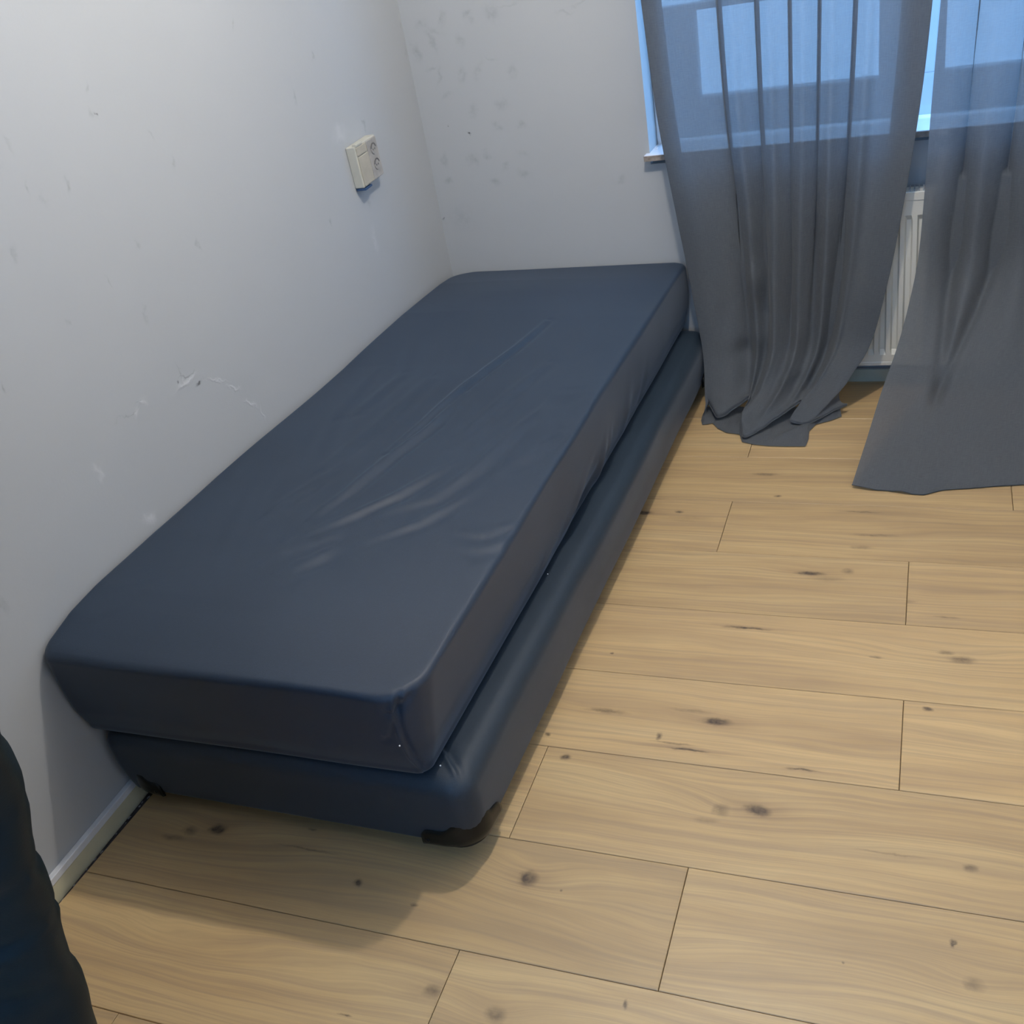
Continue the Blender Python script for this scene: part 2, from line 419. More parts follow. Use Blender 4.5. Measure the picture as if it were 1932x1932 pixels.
# ================================================================ room shell
RX, RY, RZ = 2.30, -4.40, 2.52
def struct(o): o['kind'] = 'structure'; return o

# window opening x 0.735..2.05, z 0.755..2.15 in back wall (y 0..0.30)
WX0, WX1, WZ0, WZ1 = 0.738, 2.06, 0.735, 2.15
bm = bmesh.new()
for d in [(-0.15, WX0, 0, 0.30, -0.1, RZ+0.1), (WX1, RX+0.15, 0, 0.30, -0.1, RZ+0.1), (WX0, WX1, 0, 0.30, -0.1, WZ0), (WX0, WX1, 0, 0.30, WZ1, RZ+0.1)]:
    add_box(bm, *d)
struct(link('wall_back', bm_mesh('wall_back', bm), m_wall_back))
struct(box('wall_left', (-0.15, 0.0, RY-0.15, 0.0, -0.1, RZ+0.1), m_wall_left))
struct(box('wall_right', (RX, RX+0.15, RY-0.15, 0.0, -0.1, RZ+0.1), m_wall_plain))
bm = bmesh.new()   # wall behind the camera with an unseen window added for blue fill light
for d in [(0, .35, RY-.15, RY, -.1, RZ+.1), (1.95, RX, RY-.15, RY, -.1, RZ+.1), (.35, 1.95, RY-.15, RY, -.1, .80), (.35, 1.95, RY-.15, RY, 2.30, RZ+.1)]:
    add_box(bm, *d)
struct(link('wall_front', bm_mesh('wall_front', bm), m_wall_plain))
fill_win = struct(empty('added_fill_window', (0, 0, 0)))
for (n_, d) in (('frame', (.35, .41, RY-.12, RY-.06, .80, 2.30)), ('frame', (1.89, 1.95, RY-.12, RY-.06, .80, 2.30)), ('frame', (.41, 1.89, RY-.12, RY-.06, .80, .86)), ('frame', (.41, 1.89, RY-.12, RY-.06, 2.24, 2.30)), ('mullion', (1.12, 1.18, RY-.12, RY-.06, .86, 2.24))):
    box(n_, d, m_upvc, fill_win, bevel=.004)
for (a_, b_) in ((.405, 1.125), (1.175, 1.895)):
    box('pane', (a_, b_, RY-.095, RY-.090, .855, 2.245), m_glass, fill_win)
struct(box('ceiling', (0, RX, RY, 0, RZ, RZ+0.1), m_ceiling))

# floor: dark subfloor + individual oak planks
floor = struct(box('floor', (0, RX, RY, 0, -0.08, -0.0095), m_joint))
W = 0.24656
Y0 = -0.02412
PL = 1.290
anchor = {0: 1.45, 1: 1.50, 2: 1.072, 3: 1.764, 4: 1.067, 5: 1.527, 6: 1.95, 7: 1.531, 8: 0.846, 9: 1.189, 10: 0.843, 11: 0.3, 12: 0.9}
def left_gap(y):
    # ragged expansion gap beside the baseboard
    base = 0.014 + 0.002*math.sin(y*19)
    return base + 0.020*max(0.0, 1-abs((y+1.99)/0.42))
def plank(x0, x1, ya, yb, skew):
    # ya > yb ; bevelled top
    g_ = 0.0006; b_ = 0.0011; h = 0.0
    if skew:
        pts = [(left_gap(yb), yb+g_), (x1-g_, yb+g_), (x1-g_, ya-g_), (left_gap(ya), ya-g_)]
    else:
        pts = [(x0+g_, yb+g_), (x1-g_, yb+g_), (x1-g_, ya-g_), (x0+g_, ya-g_)]
    cx = sum(p[0] for p in pts)/4; cy = sum(p[1] for p in pts)/4
    V = []
    for z, ins in ((-0.0095, 0), (-b_, 0), (0.0, b_)):
        for (x, y) in pts:
            V.append((x-cx+(ins if x < cx else -ins), y-cy+(ins if y < cy else -ins), z))
    F = [(0, 1, 5, 4), (1, 2, 6, 5), (2, 3, 7, 6), (3, 0, 4, 7), (4, 5, 9, 8), (5, 6, 10, 9), (6, 7, 11, 10), (7, 4, 8, 11), (8, 9, 10, 11), (3, 2, 1, 0)]
    link('plank', mesh_np('plank', V, F), plank_material(x0, x1, ya, yb), floor, (cx, cy, 0))
k = 0
ya = -0.004
while ya > RY:
    yb = max(Y0 - k*W, RY+0.005)
    if k == 0: yb = Y0 - 0*W
    # row k covers ya..yb ; its joints from anchor
    a = anchor.get(k, random.uniform(0.2, 1.4))
    xs = [a]
    while xs[0] > 0.02: xs.insert(0, xs[0]-PL)
    while xs[-1] < RX: xs.append(xs[-1]+PL)
    for i in range(len(xs)-1):
        x0, x1 = xs[i], xs[i+1]
        if x1 <= 0.03 or x0 >= RX-0.01: continue
        sk = x0 < 0.03
        plank(max(x0, 0.014), min(x1, RX-0.01), ya, yb, sk)
    ya = yb; k += 1
    if yb <= RY+0.006: break

box('gap_strip', (.010, .050, RY, -.005, -.0096, -.0085), m_gap, floor)
# baseboards
def baseboard(name, pts_dims, mat, cap_dims=None, capmat=None):
    o = struct(box(name, pts_dims, mat, bevel=0.002, seg=2))
    if cap_dims: box('cap', cap_dims, capmat, o, bevel=0.0015)
    return o
baseboard('baseboard_left', (0.0, 0.012, RY, -0.012, -0.0095, 0.034), m_base, (0.0, 0.0135, RY, -0.012, 0.0335, 0.050), m_base_cap)
baseboard('baseboard_back', (0.0, RX, -0.012, 0.0, -0.0095, 0.042), m_base_back, (0.0, RX, -0.010, 0.0, 0.0425, 0.046), m_grille)  # dark cap strip stands in for the shadowed gap along the top
baseboard('baseboard_right', (RX-0.012, RX, RY, -0.012, -0.0095, 0.042), m_base)
# loose grey debris lying in the gap by the left baseboard
dbm = bmesh.new()
for i in range(26):
    y = -1.93 - random.random()*0.42
    wgap = left_gap(y)-0.012
    if wgap < 0.004: continue
    x = 0.0125 + random.random()*max(0.001, wgap-0.003)
    s = random.uniform(0.001, 0.0032)
    r = bmesh.ops.create_icosphere(dbm, subdivisions=1, radius=s)
    for v in r['verts']:
        v.co = Vector((x+v.co.x*random.uniform(.5, .9), y+v.co.y*random.uniform(.8, 2.6), -0.009+s*0.5+v.co.z*0.5))
d = link('gap_debris', bm_mesh('gap_debris', dbm), plain('grey_grit', (0.30, 0.31, 0.33, 1), 0.9, 90, 0.5))
tag(d, 'grey grit and crumbs lying in the gap along the left baseboard', 'debris', kind='stuff')

# ================================================================ window
win = struct(empty('window_1', (0, 0, 0)))
def rail(name, x0, x1, z0, z1, y0=.105, y1=.17, bev=0.004, mat=None):
    return box(name, (x0, x1, y0, y1, z0, z1), mat or m_upvc, win, bevel=bev, seg=2)
zt = WZ1
rail('frame', WX0, WX0+0.034, WZ0+0.02, zt)
rail('frame', WX1-0.034, WX1, WZ0+0.02, zt)
rail('frame', WX0+.032, WX1-.032, WZ0+0.02, 0.767)
rail('frame', WX0+.032, WX1-.032, zt-0.040, zt)
rail('mullion', 1.470, 1.500, 0.772, zt-0.038)
for (x0, x1) in ((.768, 1.474), (1.496, 2.030)):
    box('pane', (x0, x1, .130, .135, .770, zt-.036), m_glass, win)
# white balcony outside: solid lower panel, wide posts, slim handrail
bal = empty('balcony', (1.3, 0.32, -.02))
tag(bal, 'pale balcony parapet with handrail outside the window, seen dimly through the curtains', 'balcony')
bo = Vector((-1.3, -0.32, .02))
m_balc = plain('pale_render', (0.55, 0.56, 0.58, 1), 0.7, 8, 0.03)
for (n_, d) in (('slab', (-.4, 3.2, .31, 1.40, -.14, -.02)), ('lower_panel', (-.4, 3.2, 1.30, 1.36, -.02, .668)), ('handrail', (-.4, 3.2, 1.30, 1.35, .996, 1.022)),
                ('post', (.30, .640, 1.30, 1.36, .668, .996)), ('post', (1.335, 1.572, 1.30, 1.36, .668, .996)), ('post', (2.30, 2.42, 1.30, 1.36, .668, .996)), ('post', (-.4, -.3, 1.30, 1.36, .668, .996))):
    q_ = box(n_, d, m_balc, bal, bevel=.003); q_.location = bo
# sill: painted top with worn brown front edge
s_ = box('sill', (0.726, 2.072, -0.030, 0.112, 0.7525, 0.7685), m_sill_top, win, bevel=0.0012)
box('sill_edge', (0.7255, 2.0725, -0.0325, -0.029, 0.7510, 0.7670), m_sill_edge, s_, bevel=0.0006)
# crumbling filler in the corner of the sill
fb = bmesh.new()
for i in range(7):
    r = bmesh.ops.create_icosphere(fb, subdivisions=1, radius=random.uniform(.002, .005))
    ox, oy = random.uniform(.741, .757), random.uniform(.03, .10)
    for v in r['verts']: v.co += Vector((ox, oy, .7695))
link('filler_crumb', bm_mesh('filler_crumb', fb), m_base_cap, win)

# ================================================================ radiator
rad = empty('radiator', (1.46, -0.06, 0.0))
tag(rad, 'cream ribbed panel radiator on the wall below the window, glimpsed between the curtains', 'radiator')
RXa, RXb, RZa, RZb, RYf = 0.95, 1.98, 0.095, 0.612, -0.088
off = Vector((-1.46, 0.06, 0.0))
def rad_part(name, me, mat, smooth=False):
    o = link(name, me, mat, rad, smooth=smooth); o.location = off; return o
# ribbed front panel: profile across x
nx = 31
xs = []; ys = []
pitch = 0.0335
x = RXa+0.02
while x < RXb-0.02:
    for dx, dy in ((0.0, 0.0), (0.004, 0.0), (0.0085, 0.011), (0.021, 0.011), (0.0255, 0.0), (0.0335, 0.0)):
        if dx < 0.033: xs.append(x+dx); ys.append(dy)
    x += pitch
xs = np.array([RXa]+xs+[RXb]); ys = np.array([0.0]+ys+[0.0])
zs = np.array([RZa, RZa+0.03, RZa+0.045, RZb-0.075, RZb-0.06, RZb])
dep = np.array([0, 0, 1, 1, 0, 0.0])
V = []
for xx, yy in zip(xs, ys):
    for z, dfac in zip(zs, dep):
        V.append((xx, RYf+yy*dfac, z))
F = grid_faces(len(xs), len(zs), flip=True)
n0 = len(V)
for xx, yy in zip(xs, ys):
    for z in zs: V.append((xx, RYf+0.016, z))
F2 = grid_faces(len(xs), len(zs))+n0
rad_part('ribbed_panel', mesh_np('ribbed_panel', V, np.vstack([F, F2])), m_rad)
bm = bmesh.new(); add_box(bm, RXa, RXb, RYf+.001, -0.035, RZb-0.002, RZb+0.006, .002, 2); add_box(bm, RXa, RXb, RYf-.002, RYf+.004, RZb-0.018, RZb+0.006, .0015, 2)
rad_part('top_rim', bm_mesh('top_rim', bm), m_rad)
bm = bmesh.new(); add_box(bm, RXa, RXb, RYf-.001, -0.035, RZa-0.006, RZa+0.008, .003, 2)
rad_part('bottom_rim', bm_mesh('bottom_rim', bm), m_rad)
bm = bmesh.new()
x = RXa+0.02
while x < RXb-0.02:
    add_box(bm, x, x+0.003, -0.083, -0.037, RZb+.005, RZb+0.011); x += 0.012
g_ = rad_part('top_grille', bm_mesh('top_grille', bm), m_grille); g_['kind'] = 'stuff'
for xx in (RXa, RXb-0.004):
    bm = bmesh.new(); add_box(bm, xx, xx+0.004, RYf, -0.035, RZa, RZb, .001)
    rad_part('side_cover', bm_mesh('side_cover', bm), m_rad)
for xx in (1.10, 1.83):
    bm = bmesh.new(); add_box(bm, xx, xx+0.03, -0.040, -0.001, 0.15, 0.56)
    rad_part('wall_bracket', bm_mesh('wall_bracket', bm), m_rad)
bm = bmesh.new()
r = bmesh.ops.create_cone(bm, segments=16, radius1=.008, radius2=.008, depth=.105, cap_ends=True)
for v in r['verts']: v.co += Vector((1.94, -.06, .0525-.001))
rad_part('pipe', bm_mesh('pipe', bm), m_rad, True)

# ================================================================ bed: rounded slabs
def rounded_slab(name, zb, zt, quad_b, quad_t, rc, re_t, re_b, bulge=0.0, NX=90, NY=200, NZ=16, NC=7, disp=None, crown=None, botr=1.0):
    """closed rounded block; quads are (FL,FR,BR,BL) world corners at bottom/top; built as rings"""
    NEt, NEb = 7, 5
    Lx, Ly = 0.8, 2.04
    # ring template: per side param counts
    def ring(ins, rad):
        hx, hy = Lx/2-ins, Ly/2-ins
        pts = []
        r0, r1, r2_, r3 = [max(q_*rad, 1e-5) for q_ in rc]
        rr = (r0, r1, r2_, r3)
        cs = [(-hx+r0, -hy+r0, math.pi), (hx-r1, -hy+r1, 1.5*math.pi), (hx-r2_, hy-r2_, 0), (-hx+r3, hy-r3, 0.5*math.pi)]
        cnt = [NX, NY, NX, NY]
        for q in range(4):
            cx, cy, a0 = cs[q]; rad_ = rr[q]
            for i in range(NC+1):
                a = a0 + (math.pi/2)*i/NC
                pts.append((cx+rad_*math.cos(a), cy+rad_*math.sin(a)))
            nx_, ny_, a1 = cs[(q+1) % 4]
            e = pts[-1]; rn_ = rr[(q+1) % 4]; s2 = (nx_+rn_*math.cos(a1), ny_+rn_*math.sin(a1))
            for i in range(1, cnt[q]):
                tt = i/cnt[q]; pts.append((e[0]+(s2[0]-e[0])*tt, e[1]+(s2[1]-e[1])*tt))
        return pts
    prof = []  # (inset, zfrac-based z, corner radius)
    H = zt-zb
    inner_b = 0.12; inner_t = 0.12
    prof.append((inner_b, zb))
    prof.append((re_b+0.02, zb))
    for i in range(NEb+1):
        a = math.pi/2*i/NEb
        prof.append((re_b*(1-math.sin(a)), zb+re_b*(1-math.cos(a))))
    for i in range(1, NZ):
        prof.append((0.0, zb+re_b+(H-re_b-re_t)*i/NZ))
    for i in range(NEt+1):
        a = math.pi/2*i/NEt
        prof.append((re_t*(1-math.cos(a)), zt-re_t+re_t*math.sin(a)))
    for ins in (re_t+.008, re_t+.018, re_t+.03, re_t+.045, re_t+.06): 
        if ins < inner_t-.004: prof.append((ins, zt))
    prof.append((inner_t, zt))
    V = []; F = []
    n = None
    for (ins, z) in prof:
        bl = bulge*math.sin(math.pi*min(1, max(0, (z-zb)/H)))
        rad = max(0.0, 1-ins/inner_t)*(botr+(1-botr)*(z-zb)/H)
        rp = ring(ins-bl, rad if rad > 1e-4 else 1e-4)
        n = len(rp)
        for (x_, y_) in rp: V.append((x_, y_, z))
    nr = len(prof)
    for r_ in range(nr-1):
        for i in range(n):
            a = r_*n+i; b = r_*n+(i+1) % n
            F.append((a, b, b+n, a+n))
    # inner caps as grids
    for which, z in ((0, zb), (nr-1, zt)):
        hx, hy = Lx/2-inner_t, Ly/2-inner_t
        base = len(V)
        for i in range(NX+1):
            for j in range(NY+1):
                V.append((-hx+2*hx*i/NX, -hy+2*hy*j/NY, z))
        gf = grid_faces(NX+1, NY+1, flip=(which == 0))+base
        F += [tuple(q) for q in gf]
    V = np.array(V, float)
    # weld the seam
    bm = bmesh.new()
    vv = [bm.verts.new(v) for v in V]
    for f in F:
        try: bm.faces.new([vv[i] for i in f])
        except ValueError: pass
    bmesh.ops.remove_doubles(bm, verts=bm.verts[:], dist=0.0005)
    bm.verts.ensure_lookup_table()
    P = np.array([v.co[:] for v in bm.verts])
    u = P[:, 0]/Lx+0.5; v = P[:, 1]/Ly+0.5; w = np.clip((P[:, 2]-zb)/H, 0, 1)
    def bil(q):
        q = np.array(q)
        return ((1-u)*(1-v))[:, None]*q[0]+(u*(1-v))[:, None]*q[1]+(u*v)[:, None]*q[2]+((1-u)*v)[:, None]*q[3]
    XY = bil(quad_b)*(1-w)[:, None]+bil(quad_t)*w[:, None]
    Q = np.column_stack([XY, P[:, 2]])
    if crown is not None: Q[:, 2] += crown(Q, w)
    for i, vtx in enumerate(bm.verts): vtx.co = Vector(Q[i])
    bm.normal_update()
    if disp is not None:
        N = np.array([vtx.normal[:] for vtx in bm.verts])
        D = disp(Q, N, w)
        for i, vtx in enumerate(bm.verts): vtx.co = Vector(Q[i]+D[i])
    bmesh.ops.recalc_face_normals(bm, faces=bm.faces[:])
    me = bm_mesh(name, bm)
    for p_ in me.polygons: p_.use_smooth = True
    return me

def seg_dist(X, Y, pts):
    """signed distance to polyline + param 0..1"""
    best = np.full(X.shape, 1e9); sg_ = np.zeros(X.shape); tp = np.zeros(X.shape)
    L = [math.dist(pts[i], pts[i+1]) for i in range(len(pts)-1)]; tot = sum(L); acc = 0
    for i in range(len(pts)-1):
        ax, ay = pts[i]; bx, by = pts[i+1]
        dx, dy = bx-ax, by-ay; l2 = dx*dx+dy*dy
        t = np.clip(((X-ax)*dx+(Y-ay)*dy)/l2, 0, 1)
        ex = X-(ax+t*dx); ey = Y-(ay+t*dy)
        d = np.hypot(ex, ey); s = np.sign(dx*ey-dy*ex)
        m = d < best
        best = np.where(m, d, best); sg_ = np.where(m, s, sg_); tp = np.where(m, (acc+t*L[i])/tot, tp)
        acc += L[i]
    return best, sg_*best, tp

CREASES = [  # polyline, height, width
 ([(0.526, -0.545), (0.52, -0.592), (0.499, -0.734), (0.445, -1.001), (0.415, -1.226), (0.395, -1.347)], .0060, .010),
 ([(0.455, -1.026), (0.449, -1.204), (0.415, -1.346), (0.386, -1.532), (0.36, -1.626)], .0060, .014),
 ([(0.728, -1.017), (0.675, -1.18), (0.631, -1.405), (0.588, -1.528), (0.495, -1.6)], .0045, .018),
 ([(0.771, -1.21), (0.738, -1.335), (0.698, -1.427)], .004, .014),
 ([(0.564, -1.399), (0.503, -1.533), (0.393, -1.687)], .0045, .014),
 ([(0.231, -0.923), (0.215, -1.141)], .0022, .016),
 ([(0.788, -1.587), (0.752, -1.634), (0.70, -1.66)], .003, .010),
 ([(0.81, -1.637), (0.772, -1.678), (0.72, -1.70)], .002, .012),
 ([(0.443, -1.683), (0.378, -1.758)], .0030, .018),
 ([(0.459, -1.734), (0.438, -1.786), (0.40, -1.82)], .0030, .018),
 ([(0.116, -0.873), (0.166, -1.159)], .002, .02),
 ([(0.393, -1.68), (0.346, -1.782)], .002, .018),
 ([(0.62, -0.85), (0.56, -1.15), (0.53, -1.30)], .0022, .016),
 ([(0.33, -0.95), (0.30, -1.25), (0.27, -1.42)], .0025, .018),
 ([(0.66, -1.50), (0.60, -1.62), (0.52, -1.70)], .003, .014),
 ([(0.30, -1.45), (0.25, -1.62)], .002, .016)]

def crown_mattress(Q, w):
    x, y = Q[:, 0], Q[:, 1]
    yy = np.array([-2.2, -2.115, -2.085, -2.008, -1.925, -1.728, -1.488, -1.2, -.852, -.455, -.163, -.027, .1])
    zz = np.array([.436, .440, .452, .470, .477, .480, .476, .467, .458, .455, .444, .432, .43])
    left = np.interp(y, yy, zz)-.43
    right = np.interp(y, [-2.2, -2.1, -1.9, -1.5, -1.0, -.5, -.1, .1], [.43, .432, .438, .444, .446, .44, .43, .426])-.43
    u = np.clip(x/0.8, 0, 1)
    k_ = left*(1-u)+right*u + 0.010*np.sin(np.pi*u)*smoothstep(-2.12, -1.8, y)*(1-smoothstep(-.3, 0, y))
    # shallow lengthwise sag left of centre where people lie
    return k_*w

def disp_mattress(Q, N, w):
    x, y, z = Q[:, 0], Q[:, 1], Q[:, 2]
    D = np.zeros_like(Q)
    top = smoothstep(.90, 1.0, w)*np.clip(N[:, 2], 0, 1)
    h = np.zeros(len(x))
    for pts, hh, ww in CREASES:
        d, sd, tp = seg_dist(x, y, pts)
        taper = np.sin(np.pi*np.clip(tp*0.92+0.04, 0, 1))**0.7
        rd = np.exp(-(d/ww)**2)-0.75*np.exp(-((sd-ww*1.5)/(ww*1.1))**2)
        h += 1.2*hh*taper*rd
    # streaky small ripples along the crease direction in the middle
    s_ = x*0.93+y*0.30; l_ = -x*0.30+y*0.93
    mid = smoothstep(-2.0, -1.6, y)*(1-smoothstep(-.9, -.5, y))*smoothstep(.02, .2, x)
    h += 0.0009*mid*vnoise(s_*34, l_*4.0, 3)
    h += 0.003*vnoise(x*4, y*3, 5)
    D[:, 2] += h*top
    # sides: gentle waviness + bulging folds near the seam
    side = 1-np.abs(N[:, 2])
    right = side*(N[:, 0] > .4)
    fr = side*(N[:, 1] < -.4)
    D[:, 0] += right*(0.004*vnoise(y*5, z*6, 9))
    for (cy, cz, ry, rz_, tilt, a) in ((-1.03, .255, .022, .055, -.6, .013), (-.965, .275, .018, .04, -.5, .007), (-1.17, .235, .10, .016, .25, -.012), (-1.27, .262, .13, .02, .35, .010),
                                       (-1.45, .25, .10, .018, .2, .006), (-1.36, .225, .08, .014, .25, -.007), (-.78, .28, .03, .06, -.4, .006), (-.62, .27, .03, .06, -.4, -.004)):
        dy = y-cy; dz = z-cz
        a1 = dy*math.cos(tilt)+dz*math.sin(tilt); a2 = -dy*math.sin(tilt)+dz*math.cos(tilt)
        D[:, 0] += right*a*np.exp(-(a1/ry)**2-(a2/rz_)**2)
    # fitted-sheet corner seam at the near right corner
    c_ = x+(y+2.108)
    nearc = (y < -1.85)*(x > .6)*side
    for pts, hh, ww in (([(.774, .442), (.760, .406), (.756, .363), (.759, .322), (.768, .283), (.788, .232)], .0060, .0055),
                        ([(.760, .406), (.740, .370), (.728, .340)], .0045, .006), ([(.800, .430), (.775, .412), (.760, .406)], .0040, .006)):
        d_, sd_, tp_ = seg_dist(c_, z, pts)
        D += (nearc*(hh*np.exp(-(d_/ww)**2)-hh*1.1*np.exp(-((sd_-ww*1.6)/(ww*1.6))**2)*(d_ < ww*6)))[:, None]*N
    # small horizontal pull lines on the front face below the corner
    D[:, 1] -= fr*(.004*vnoise(x*5, z*9, 21))
    # lower side tucks under
    low = smoothstep(.35, 0.0, w)
    D[:, 0] -= low*side*N[:, 0]*.010
    D[:, 1] -= low*side*N[:, 1]*.010
    D[:, 0] = np.where(Q[:, 0]+D[:, 0] < .004, .004-Q[:, 0], D[:, 0])
    D[:, 1] = np.where(Q[:, 1]+D[:, 1] > -.004, -.004-Q[:, 1], D[:, 1])
    return D

me = rounded_slab('mattress', .216, .430,
                  [(0.003, -2.078), (0.765, -2.075), (0.815, -0.025), (0.045, -0.025)],
                  [(0.006, -2.108), (0.795, -2.108), (0.833, -0.015), (0.020, -0.008)],
                  (.030, .085, .050, .085), .012, .022, bulge=.004, botr=.35, NX=140, NY=290, NZ=40, NC=22, disp=disp_mattress, crown=crown_mattress)
mattress = link('mattress', me, m_sheet)
tag(mattress, 'single mattress in a taut dark navy-grey fitted sheet with diagonal creases, on the box spring', 'mattress')

def disp_box(Q, N, w):
    x, y, z = Q[:, 0], Q[:, 1], Q[:, 2]
    D = np.zeros_like(Q)
    side = 1-np.abs(N[:, 2])
    D += (side*0.0025*vnoise(x*5+y*5, z*5, 31))[:, None]*N
    # corner fold of the cover at the near right top corner
    d, sd, tp = seg_dist(x, y, [(.752, -1.995), (.778, -2.025), (.797, -2.043)])
    near = (z > .15)*(np.exp(-(d/.005)**2)*.004-.003*np.exp(-((sd-.010)/.008)**2))
    D += near[:, None]*N
    D[:, 0] = np.where(Q[:, 0]+D[:, 0] < .0145, .0145-Q[:, 0], D[:, 0])
    return D
boxm = rounded_slab('box_spring', .044, .212,
                    [(0.016, -2.060), (0.822, -2.068), (0.868, -0.045), (0.065, -0.030)],
                    [(0.010, -2.072), (0.826, -2.074), (0.886, -0.040), (0.065, -0.020)],
                    (.030, .045, .05, .05), .034, .008, bulge=.006, NX=90, NY=150, NZ=24, NC=16, disp=disp_box)
boxo = link('box_spring', boxm, m_boxcover)
tag(boxo, 'low box spring base in dark blue-grey stretch cover with black plastic corners, under the mattress', 'bed base')

# black plastic corner protectors of the box spring
def protector(cx, cy, sx, sy, la, lb, rc=.052):
    """cx,cy = outer corner; sx,sy = +-1 pointing outwards; la length along x side, lb along y side"""
    pts = []
    nA, nC, nB = 8, 8, 8
    for i in range(nA): pts.append((-la+(la-rc)*i/nA, 0, 0, -1))
    for i in range(nC+1):
        a = math.pi/2*i/nC
        pts.append((-rc+rc*math.sin(a), -rc*(1-math.cos(a))*-1, math.sin(a), -math.cos(a)))
    for i in range(1, nB+1): pts.append((0, rc+(lb-rc)*i/nB, 1, 0))
    tot = len(pts)
    V = []; NVR = 6
    outer = []
    for i, (px, py, nx_, ny_) in enumerate(pts):
        t_ = i/(tot-1)
        # wavy top edge: low tabs at the ends, tall at the corner
        h = .036 + .044*math.exp(-((t_-.50)/.22)**2) + .004*math.sin(t_*17)
        if t_ < .04 or t_ > .96: h -= .006
        for j in range(NVR+1):
            f_ = j/NVR
            z = .040 + (h)*f_
            o_ = .0055 if j > 0 else -.004
            if j == 1: o_ = .004
            if j == NVR: o_ = .0035
            V.append((px+nx_*o_, py+ny_*o_, z))
    n1 = len(V)
    for i, (px, py, nx_, ny_) in enumerate(pts):
        t_ = i/(tot-1)
        h = .036 + .044*math.exp(-((t_-.50)/.22)**2) + .004*math.sin(t_*17)
        if t_ < .04 or t_ > .96: h -= .006
        for j in range(NVR+1):
            f_ = j/NVR
            V.append((px-nx_*.004, py-ny_*.004, .040+h*f_))
    nv = NVR+1
    F = [tuple(q) for q in grid_faces(tot, nv)]+[tuple(q) for q in (grid_faces(tot, nv, True)+n1)]
    for i in range(tot-1):
        F.append((i*nv, n1+i*nv, n1+(i+1)*nv, (i+1)*nv))
        F.append((i*nv+nv-1, (i+1)*nv+nv-1, n1+(i+1)*nv+nv-1, n1+i*nv+nv-1))
    for j in range(nv-1):
        F.append((j, j+1, n1+j+1, n1+j))
        b_ = (tot-1)*nv
        F.append((b_+j, n1+b_+j, n1+b_+j+1, b_+j+1))
    W_ = []
    for (x_, y_, z_) in V:
        # local frame: corner at origin, x to outside, y going back (inwards)
        X_ = cx + sx*x_
        Y_ = cy - sy*y_
        W_.append((X_, Y_, z_))
    me = mesh_np('corner_protector', W_, F)
    bm = bmesh.new(); bm.from_mesh(me); bmesh.ops.recalc_face_normals(bm, faces=bm.faces[:]); bm.to_mesh(me); bm.free()
    o = link('corner_protector', me, m_black_plastic, boxo, smooth=True)
    # screw heads
    for (px, py) in ((-la+.012, -.0055),):
        b2 = bmesh.new()
        r2 = bmesh.ops.create_uvsphere(b2, u_segments=10, v_segments=6, radius=.0045)
        for v in r2['verts']: v.co = Vector((cx+sx*(px+v.co.x), cy-sy*(py+v.co.y*.5), .058+v.co.z))
        link('screw', bm_mesh('screw', b2), m_black_plastic, o, smooth=True)
    return o
protector(.827, -2.072, 1, -1, .115, .10)
protector(.022, -2.066, -1, -1, .085, .09)
protector(.874, -.036, 1, 1, .10, .10)
protector(.060, -.022, -1, 1, .10, .10)
for (x_, y_) in ((.72, -1.90), (.14, -1.90), (.77, -.18), (.17, -.18)):
    b2 = bmesh.new(); r2 = bmesh.ops.create_cone(b2, segments=20, radius1=.022, radius2=.026, depth=.046, cap_ends=True)
    for v in r2['verts']: v.co += Vector((x_, y_, .023))
    link('foot', bm_mesh('foot', b2), m_black_plastic, boxo, smooth=False)
# specks of lint caught in the sheet
for (x_, y_, z_, r_) in ((.757, -2.122, .345, .0016), (.795, -2.078, .262, .0016), (.793, -1.47, .236, .0014)):
    b2 = bmesh.new(); r2 = bmesh.ops.create_icosphere(b2, subdivisions=1, radius=r_)
    for v in r2['verts']: v.co += Vector((x_, y_, z_))
    link('lint', bm_mesh('lint', b2), m_lint, mattress)

# ================================================================ curtains
def curve_rows(rows, t):
    """rows: list of (t, L(3), R(3)); smooth interpolation"""
    T = np.array([r[0] for r in rows]); A = np.array([r[1] for r in rows]); B = np.array([r[2] for r in rows])
    def cr(P):
        # monotone-ish cubic (finite-difference tangents)
        m = np.gradient(P, T, axis=0)
        idx = np.clip(np.searchsorted(T, t, side='right')-1, 0, len(T)-2)
        h = (T[idx+1]-T[idx])[:, None]; s = ((t-T[idx])[:, None])/h
        h00 = 2*s**3-3*s**2+1; h10 = s**3-2*s**2+s; h01 = -2*s**3+3*s**2; h11 = s**3-s**2
        return h00*P[idx]+h10*h*m[idx]+h01*P[idx+1]+h11*h*m[idx+1]
    return cr(A), cr(B)

